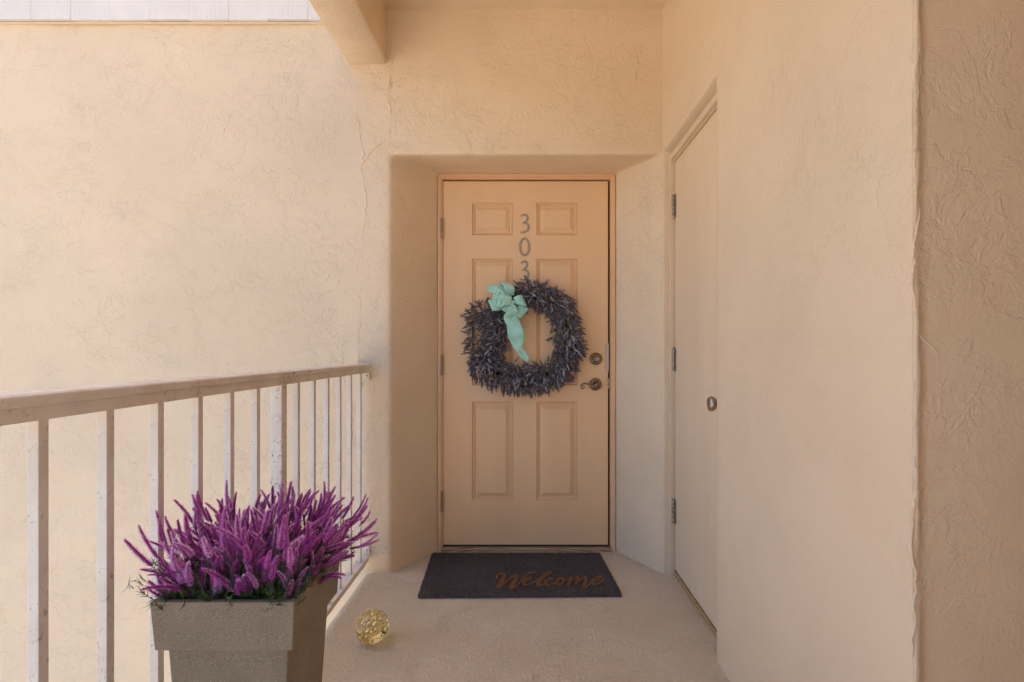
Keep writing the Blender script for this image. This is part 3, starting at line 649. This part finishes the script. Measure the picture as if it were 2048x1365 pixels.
# ------------------------------------------------------------ glass ball
bz = 0.0625; bsc = 586 / 1.12; bZ = F / bsc
bc = Vector((-306 / bsc, bZ, bz + 0.0008))
gb = empty('glass_ball', (bc.x, bc.y, 0), 'yellow glass ball full of bubbles on the floor beside the planter', 'ball')
bm = bmesh.new(); bmesh.ops.create_icosphere(bm, subdivisions=5, radius=bz); bmesh.ops.translate(bm, verts=bm.verts, vec=bc); mesh_obj('glass_body', bm, M_GLASS, gb, True)
rnd = random.Random(4); bm = bmesh.new(); cents = []
while len(cents) < 62:
    d = Vector((rnd.gauss(0, 1), rnd.gauss(0, 1), rnd.gauss(0, 1))).normalized(); r = bz * rnd.choice((0.42, 0.62, 0.78, 0.84)) * rnd.uniform(0.95, 1.05)
    p = d * r
    if all((p - q).length > 0.0125 for q in cents):
        cents.append(p); ret = bmesh.ops.create_icosphere(bm, subdivisions=2, radius=rnd.uniform(0.0028, 0.0055))
        m = Matrix.Translation(bc + p) @ Vector((0.5, -0.2, 0.8)).to_track_quat('Z', 'Y').to_matrix().to_4x4() @ Matrix.Diagonal((0.8, 0.8, 1.35, 1))
        bmesh.ops.transform(bm, matrix=m, verts=ret['verts'])
bmesh.ops.reverse_faces(bm, faces=bm.faces)
tag(mesh_obj('bubbles', bm, M_BUBBLE, gb, True), kind='stuff')

# ------------------------------------------------------------ doormat
TH = 0.014
mc = [on_floor(866, 1105, TH), on_floor(1198, 1105, TH), on_floor(1243, 1189, TH), on_floor(837, 1192, TH)]
mat = empty('doormat', (sum((c.x for c in mc)) / 4, sum((c.y for c in mc)) / 4, 0), 'charcoal coir doormat with orange Welcome lettering in front of the door', 'doormat')
def bil(u, v): return mc[3].lerp(mc[2], u).lerp(mc[0].lerp(mc[1], u), v)
bm = bmesh.new(); NU, NV = 60, 34; V = {}
for i in range(NU + 1):
    for j in range(NV + 1):
        p = bil(i / NU, j / NV); V[i, j] = bm.verts.new((p.x + rnd.uniform(-1, 1) * 0.0012, p.y + rnd.uniform(-1, 1) * 0.0012, TH - 0.004 + 0.002 * noise.noise(p * 9)))
for i in range(NU):
    for j in range(NV): bm.faces.new((V[i, j], V[i + 1, j], V[i + 1, j + 1], V[i, j + 1]))
ex = bmesh.ops.extrude_edge_only(bm, edges=[e for e in bm.edges if len(e.link_faces) == 1])
for q in ex['geom']:
    if isinstance(q, bmesh.types.BMVert): q.co.z = 0.001
bmesh.ops.recalc_face_normals(bm, faces=bm.faces); mesh_obj('backing', bm, M_COIR, mat)
strokes = [                                              # the word's brush strokes (x, y, half width) as drawn on the mat
    [(808, 455, 5), (812, 428, 6), (845, 412, 7), (872, 418, 9), (878, 436, 14), (862, 470, 17), (838, 508, 17), (824, 532, 14), (838, 534, 7), (880, 500, 6), (930, 456, 6), (972, 430, 7)],
    [(1000, 428, 9), (992, 446, 14), (972, 484, 17), (948, 522, 17), (940, 546, 12), (962, 546, 7), (1005, 510, 5), (1050, 455, 4), (1090, 418, 4), (1130, 402, 4), (1168, 398, 3)],
    [(1050, 478, 5), (1090, 474, 5), (1126, 458, 6), (1120, 446, 6), (1088, 456, 9), (1062, 482, 12), (1060, 506, 11), (1086, 516, 7), (1130, 506, 5), (1180, 480, 4)],
    [(1180, 480, 4), (1250, 440, 5), (1310, 404, 5), (1312, 394, 4), (1280, 398, 5), (1244, 428, 9), (1212, 476, 14), (1192, 510, 14), (1200, 526, 9), (1240, 514, 5)],
    [(1322, 466, 8), (1318, 456, 6), (1290, 460, 8), (1262, 486, 12), (1264, 510, 11), (1292, 518, 7), (1340, 506, 5), (1372, 490, 5)],
    [(1404, 456, 6), (1380, 468, 10), (1368, 496, 11), (1384, 514, 8), (1412, 508, 8), (1432, 480, 9), (1426, 460, 7), (1404, 454, 6), (1420, 468, 4), (1470, 470, 4)],
    [(1470, 470, 5), (1496, 452, 8), (1500, 466, 10), (1482, 500, 11), (1476, 512, 7), (1520, 472, 5), (1556, 450, 8), (1566, 460, 10), (1550, 494, 11), (1546, 506, 7), (1590, 468, 5), (1626, 446, 8), (1642, 456, 11), (1630, 496, 14), (1616, 534, 13), (1634, 538, 7), (1670, 510, 5), (1700, 480, 5)],
    [(1700, 480, 5), (1750, 468, 5), (1782, 450, 6), (1774, 440, 6), (1738, 450, 9), (1706, 478, 13), (1702, 500, 11), (1726, 510, 7), (1768, 494, 5), (1806, 462, 4)]]
SP = []
for st in strokes:
    for p in smooth_path(st, 10): SP.append(p)
SP = np.array(SP)
def floor_px(x, y, z):                                   # world floor point back to the lettering sheet
    return (CX + F * x / y - 820) * 4.655, (CY + F * (EYE - z) / y - 1060) * 4.655
Nf = 42000; uu, vv = np.random.rand(Nf), np.random.rand(Nf)
edge = np.random.rand(Nf) < 0.10; side = np.random.randint(0, 4, Nf)
uu = np.where(edge & (side == 0), np.random.rand(Nf) * 0.008, np.where(edge & (side == 1), 1 - np.random.rand(Nf) * 0.008, uu)); vv = np.where(edge & (side == 2), np.random.rand(Nf) * 0.012, np.where(edge & (side == 3), 1 - np.random.rand(Nf) * 0.012, vv))
C4 = np.array([tuple(c) for c in mc]); Pm = ((C4[3][None] * (1 - uu)[:, None] + C4[2][None] * uu[:, None]) * (1 - vv)[:, None] + (C4[0][None] * (1 - uu)[:, None] + C4[1][None] * uu[:, None]) * vv[:, None])
Pm[:, 2] = TH - 0.006
qx, qy = floor_px(Pm[:, 0], Pm[:, 1], TH)
ins = np.zeros(Nf, bool)
for a in range(0, Nf, 4000):
    dx = qx[a:a + 4000, None] - SP[None, :, 0]; dy = (qy[a:a + 4000, None] - SP[None, :, 1]) * 1.25
    ins[a:a + 4000] = ((dx * dx + dy * dy) < (SP[None, :, 2] * 0.80) ** 2).any(1)
dr = np.random.randn(Nf, 3) * 0.55; dr[:, 2] = 1; ou = (uu - 0.5) * 2; ov = (vv - 0.5) * 2
dr[:, 0] += 1.1 * np.sign(ou) * (np.abs(ou) > 0.985); dr[:, 1] += 1.1 * np.sign(ov) * (np.abs(ov) > 0.975)
dr /= np.linalg.norm(dr, axis=1)[:, None]; Lf = 0.0075 + np.random.rand(Nf) * 0.006
sd_ = np.cross(dr, np.random.randn(Nf, 3)); sd_ /= np.linalg.norm(sd_, axis=1)[:, None]; sd_ *= 0.0009
T = np.stack([Pm - sd_, Pm + sd_, Pm + dr * Lf[:, None]], 1)
o = bpy.data.objects.new('pile', tri_mesh('pile', T[~ins], [M_COIR])); link(o, mat); tag(o, kind='stuff')
# lettering: extra dense orange pile so that the word reads clearly
extra = np.random.rand(60000, 2); ex_x = 790 + extra[:, 0] * 1040; ex_y = 380 + extra[:, 1] * 180
keep = np.zeros(len(ex_x), bool)
for a in range(0, len(ex_x), 4000):
    dx = ex_x[a:a + 4000, None] - SP[None, :, 0]; dy = (ex_y[a:a + 4000, None] - SP[None, :, 1]) * 1.25
    keep[a:a + 4000] = ((dx * dx + dy * dy) < (SP[None, :, 2] * 0.95) ** 2).any(1)
ex_x, ex_y = ex_x[keep], ex_y[keep]; yy = (EYE - TH) * F / (ex_y / 4.655 + 1060 - CY); xx = (ex_x / 4.655 + 820 - CX) * yy / F
Pe = np.stack([xx, yy, np.full_like(xx, TH - 0.001)], 1); n = len(Pe); dr = np.random.randn(n, 3) * 0.5; dr[:, 2] = 1; dr /= np.linalg.norm(dr, axis=1)[:, None]
sd_ = np.cross(dr, np.random.randn(n, 3)); sd_ /= np.linalg.norm(sd_, axis=1)[:, None]; sd_ *= 0.0011
T2 = np.stack([Pe - sd_, Pe + sd_, Pe + dr * (0.006 + np.random.rand(n) * 0.004)[:, None]], 1)
o = bpy.data.objects.new('lettering', tri_mesh('lettering', T2, [M_ORANGE])); link(o, mat); tag(o, label='orange script lettering reading Welcome', kind='stuff')

# ------------------------------------------------------------ wreath
ZWR = ZD - 0.055
wr = empty('wreath', W(1050, 690, ZWR), 'squarish dried lavender wreath with mint green bow hanging on the front door', 'wreath')
wc = lambda x, y, dz=0.0: W(900 + x / 4.876, 540 + y / 4.876, ZWR) + Vector((0, dz, 0))
ring = [(640, 225), (740, 200), (850, 235), (960, 265), (1075, 290), (1120, 400), (1140, 520), (1165, 640), (1180, 760), (1165, 880), (1100, 975), (980, 1050), (860, 1080), (740, 1070), (600, 1060), (460, 1040), (330, 970), (300, 880), (390, 790), (440, 680), (440, 560), (440, 450), (500, 340), (570, 270), (640, 225)]
rad_c = [70, 105, 115, 115, 110, 120, 130, 140, 135, 120, 120, 115, 125, 135, 140, 145, 140, 120, 95, 100, 105, 85, 70, 65, 70]
RP = smooth_path([(700 + (a - 700) * 0.95, 640 + (b - 640) * 0.95, c) for (a, b), c in zip(ring, rad_c)], 6)
lobe = smooth_path([(430, 430, 55), (330, 410, 70), (240, 440, 65), (215, 520, 30), (215, 620, 28), (215, 720, 30), (240, 820, 60), (300, 900, 90)], 6)
px2m = ZWR / F / 4.876
bm = bmesh.new()
for w_ in range(4):
    ph = w_ * 1.6; pts = [wc(p[0] + 26 * math.cos(k * 0.16 + ph), p[1] + 26 * math.sin(k * 0.16 + ph), 0.012 * math.sin(k * 0.21 + ph) + 0.02) for k, p in enumerate(RP)]
    tube(bm, pts, 0.009, 5)
tb = mesh_obj('twig_base', bm, M_TWIG, wr, True)
bm = bmesh.new(); tube(bm, [wc(p[0], p[1], 0.022) for p in lobe], 0.0028, 5)
for (a, b, c_, d_) in ((330, 560, 225, 500), (335, 600, 220, 560), (330, 650, 215, 640), (335, 700, 200, 690), (330, 720, 180, 745), (300, 480, 225, 470), (340, 690, 230, 600)): tube(bm, [wc(a, b, 0.01), wc((a + c_) / 2, (b + d_) / 2 - 8, 0.006), wc(c_, d_, 0.004)], 0.0014, 4)
mesh_obj('stray_twigs', bm, M_TWIG, tb, True)
def sprig_tris(seed):
    r = random.Random(seed); T = []; I = []; L = 0.043 * r.uniform(0.85, 1.2)
    s = Vector((0.0008, 0, 0)); T += [(-s, s, Vector((0, 0, L))), (Vector((0, -0.0008, 0)), Vector((0, 0.0008, 0)), Vector((0, 0, L)))]; I += [1, 1]
    for k in range(24):
        t = 0.30 + 0.70 * k / 24; an = k * 2.1 + r.uniform(-0.4, 0.4); d = Vector((math.cos(an), math.sin(an), r.uniform(0.7, 1.3))).normalized()
        b = Vector((0, 0, L * t)); bl = 0.0095 * r.uniform(0.7, 1.15) * (1.15 - 0.5 * t); wv_ = d.orthogonal().normalized() * 0.0027; w2 = d.cross(wv_).normalized() * 0.0027
        m = b + d * bl * 0.5; e = b + d * bl
        T += [(b, m + wv_, e), (b, m + w2, e), (b, e, m - wv_), (m + wv_, m - wv_, e)]; I += [0] * 4
    for k in range(6):
        an = r.uniform(0, 6.28); d = Vector((math.cos(an) * 0.5, math.sin(an) * 0.5, 1)).normalized(); b = Vector((0, 0, L * r.uniform(0, 0.4))); w1 = d.orthogonal().normalized() * 0.0012
        T.append((b - w1, b + w1, b + d * 0.026)); I.append(1)
    return T, I
SPR = []
for k in range(8):
    T, I = sprig_tris(k); SPR.append((tri_mesh('lavender_sprig', [[tuple(v) for v in tr] for tr in T], [M_LAV, M_LAVSTEM], I), np.array([[tuple(v) for v in tr] for tr in T]), I))
rnd = random.Random(12); placed = []
ctr = Vector((700, 640))
def place_on(path, n, spread, outw, thin=1.0):
    for _ in range(n):
        k = rnd.randrange(1, len(path) - 1); p = path[k]
        if rnd.random() > p[2] / 75: continue
        tg = Vector((path[k + 1][0] - path[k - 1][0], path[k + 1][1] - path[k - 1][1])).normalized()
        nr = Vector((-tg.y, tg.x)); out = Vector((p[0], p[1])) - ctr
        if nr.dot(out) < 0: nr = -nr
        a = rnd.uniform(-1, 1); r = p[2] * thin * 0.92 * a; dep = math.sqrt(max(0, 1 - a * a)) * rnd.uniform(0.3, 1.0)
        q = wc(p[0] + nr.x * r, p[1] + nr.y * r, 0.022 - 0.062 * dep * min(1, p[2] / 110))
        fl = Vector((0.25, 0.75)) if p[0] > 850 or p[1] > 800 else Vector((-0.2, 0.35))
        d2 = nr * (a * 0.45 + outw) + fl * 0.9 + Vector((rnd.gauss(0, 0.45), rnd.gauss(0, 0.45)))
        if d2.length < 0.01: continue
        d2.normalize(); d = Vector((d2.x, -0.55 * dep + rnd.gauss(0, 0.15), -d2.y)).normalized()
        sc = rnd.uniform(0.75, 1.15)
        placed.append(Matrix.Translation(q) @ (d.to_track_quat('Z', 'Y') @ Quaternion((0, 0, 1), rnd.uniform(0, 6.28))).to_matrix().to_4x4() @ Matrix.Scale(sc, 4))
place_on(RP, 2400, 1, 0.05); place_on(lobe, 260, 1, 0.2, 1.15)
placed.sort(key=lambda m: m.translation.y)
for i, m in enumerate(placed[:300]):
    o = bpy.data.objects.new('lavender_sprig', SPR[i % 8][0]); o.matrix_basis = m; link(o, wr)
AT, AI = [], []
for i, m in enumerate(placed[300:]):
    A = SPR[i % 8][1]; M4 = np.array(m); AT.append(A @ M4[:3, :3].T + M4[:3, 3]); AI += SPR[i % 8][2]
o = bpy.data.objects.new('lavender_filling', tri_mesh('lavender_filling', np.concatenate(AT), [M_LAV, M_LAVSTEM], AI)); link(o, wr); tag(o, kind='stuff')

# bow: wired ribbon loops and tails
kn = Vector((600, 335))
bow_bm = bmesh.new(); lathe(bow_bm, [(-0.020, 0), (-0.019, 0.009), (-0.010, 0.013), (0.0, 0.011), (0.010, 0.013), (0.019, 0.009), (0.020, 0)], wc(612, 345, -0.085), (0.35, 0, 1), 14)
bow = mesh_obj('bow', bow_bm, M_RIBBON, wr, True)
def ribbon(name, pts, parent):                           # pts: (centre, half-width vector)
    V = []; Fc = []; K = 9; pr = random.Random(len(pts) + int(pts[0][0].x * 1e4))
    C = smooth_path([tuple(c) + tuple(w) for c, w in pts], 6)
    for i, q in enumerate(C):
        c, w = Vector(q[:3]), Vector(q[3:])
        for k in range(K):
            f = k / (K - 1) * 2 - 1; e = 0.0034 * noise.noise(Vector((i * 0.30, f * 1.7, pts[0][0].z * 50))); V.append(c + w * f + Vector((0, e * 1.6 - 0.002 * f * f, e)))
        if i: Fc += [((i - 1) * K + k, (i - 1) * K + k + 1, i * K + k + 1, i * K + k) for k in range(K - 1)]
    o = raw_obj(name, V, Fc, M_RIBBON, parent, True); sm = o.modifiers.new('solid', 'SOLIDIFY'); sm.thickness = 0.0008; return o
def loop(cx, cy, tx, ty, wx, wy, bulge=0.035, base=-0.070, pinch=0.45):
    """Ribbon loop from the knot (cx,cy) out to (tx,ty); (wx,wy) = half-width vector in wreath pixels."""
    wv_ = Vector((wx * px2m, 0, -wy * px2m)); pts = []
    for k in range(11):
        a = math.pi * (0.02 + 0.96 * k / 10); t = math.sin(a) ** 0.75; dep = -math.cos(a) * (math.sin(a) ** 0.6) * 1.15; pw = pinch + (1 - pinch) * min(1, t * 1.35)
        pts.append((wc(cx + (tx - cx) * t, cy + (ty - cy) * t, base + dep * bulge), wv_ * pw + Vector((0, 0.006 * pw, 0))))
    return ribbon('ribbon_loop', pts, bow)
loop(600, 270, 560, 140, 62, 22, 0.030, -0.062)
loop(600, 320, 440, 240, 26, -55, 0.026, -0.068)
loop(625, 320, 470, 320, -8, 62, 0.030, -0.092)
loop(620, 320, 728, 318, 22, 52, 0.034, -0.092)
loop(610, 350, 605, 462, 62, -14, 0.030, -0.085)
loop(640, 370, 730, 440, 40, -46, 0.026, -0.070)
loop(600, 345, 400, 360, 22, 50, 0.018, -0.066)
loop(610, 330, 520, 175, 40, 40, 0.022, -0.060)
loop(615, 345, 560, 430, 46, 26, 0.024, -0.074)
ribbon('ribbon_tail', [(wc(590, 290, -0.066), Vector((0.014, 0, 0.02))), (wc(500, 225, -0.070), Vector((0.012, 0.004, 0.022))), (wc(430, 195, -0.064), Vector((0.010, 0, 0.020))), (wc(372, 190, -0.060), Vector((0.004, 0, 0.010)))], bow)
def tailp(x0, y0, x1, y1, dz): a, b = wc(x0, y0, dz), wc(x1, y1, dz); return ((a + b) / 2, (b - a) / 2)
ribbon('ribbon_tail', [tailp(560, 420, 660, 400, -0.072), tailp(528, 470, 668, 470, -0.086), tailp(560, 560, 694, 540, -0.078), tailp(568, 640, 725, 620, -0.088), tailp(600, 725, 722, 700, -0.076), tailp(645, 790, 700, 750, -0.082), tailp(690, 850, 735, 800, -0.074), tailp(748, 900, 778, 862, -0.068)], bow)

# flecks of dust caught in the mat, grit along the floor edges
def flecks(name, pts, size, mat_, parent):
    r = random.Random(len(pts)); T = []
    for p in pts:
        for _ in range(2):
            a, b, c = [Vector(p) + Vector((r.gauss(0, 1), r.gauss(0, 1), abs(r.gauss(0, 0.4)))) * size * r.uniform(0.5, 1.4) for _ in range(3)]; T.append([tuple(a), tuple(b), tuple(c)])
    o = bpy.data.objects.new(name, tri_mesh(name, T, [mat_])); link(o, parent); return tag(o, kind='stuff')
r = random.Random(77)
t = NT('pale_fleck'); M_FLECK = t.out(srgb(205, 190, 170), 0.9)
t = NT('dark_grit'); M_GRIT = t.out(srgb(70, 56, 44), 0.95)
pts = []
for _ in range(26): p = bil(r.uniform(0.03, 0.97), r.uniform(0.05, 0.97)); pts.append((p.x, p.y, TH + 0.004))
flecks('dust_flecks', pts, 0.0016, M_FLECK, mat)
pts = []
def along(a, b, n, spread):
    for _ in range(n):
        f = r.random(); q = Vector(a).lerp(Vector(b), f); pts.append((q.x + abs(r.gauss(0, spread)) * (1 if q.x < 0 else -1), q.y - abs(r.gauss(0, spread)), 0.0015))
along((XL + 0.01, ZW + 0.01, 0), (-0.47, ZJ - 0.03, 0), 40, 0.012); along((0.50, ZJ - 0.02, 0), (0.68, ZW - 0.01, 0), 40, 0.012); along((XD - 0.03, 2.59, 0), (XD - 0.03, 1.85, 0), 70, 0.010); along((-0.77, 1.5, 0), (-0.76, 2.6, 0), 60, 0.016)
for _ in range(60): pts.append((r.uniform(-0.7, 0.66), r.uniform(1.4, 2.85), 0.0012))
gt = flecks('floor_grit', pts, 0.0016, M_GRIT, None); gt['label'] = 'scattered dark grit and dirt specks on the landing floor'; gt['category'] = 'grit'
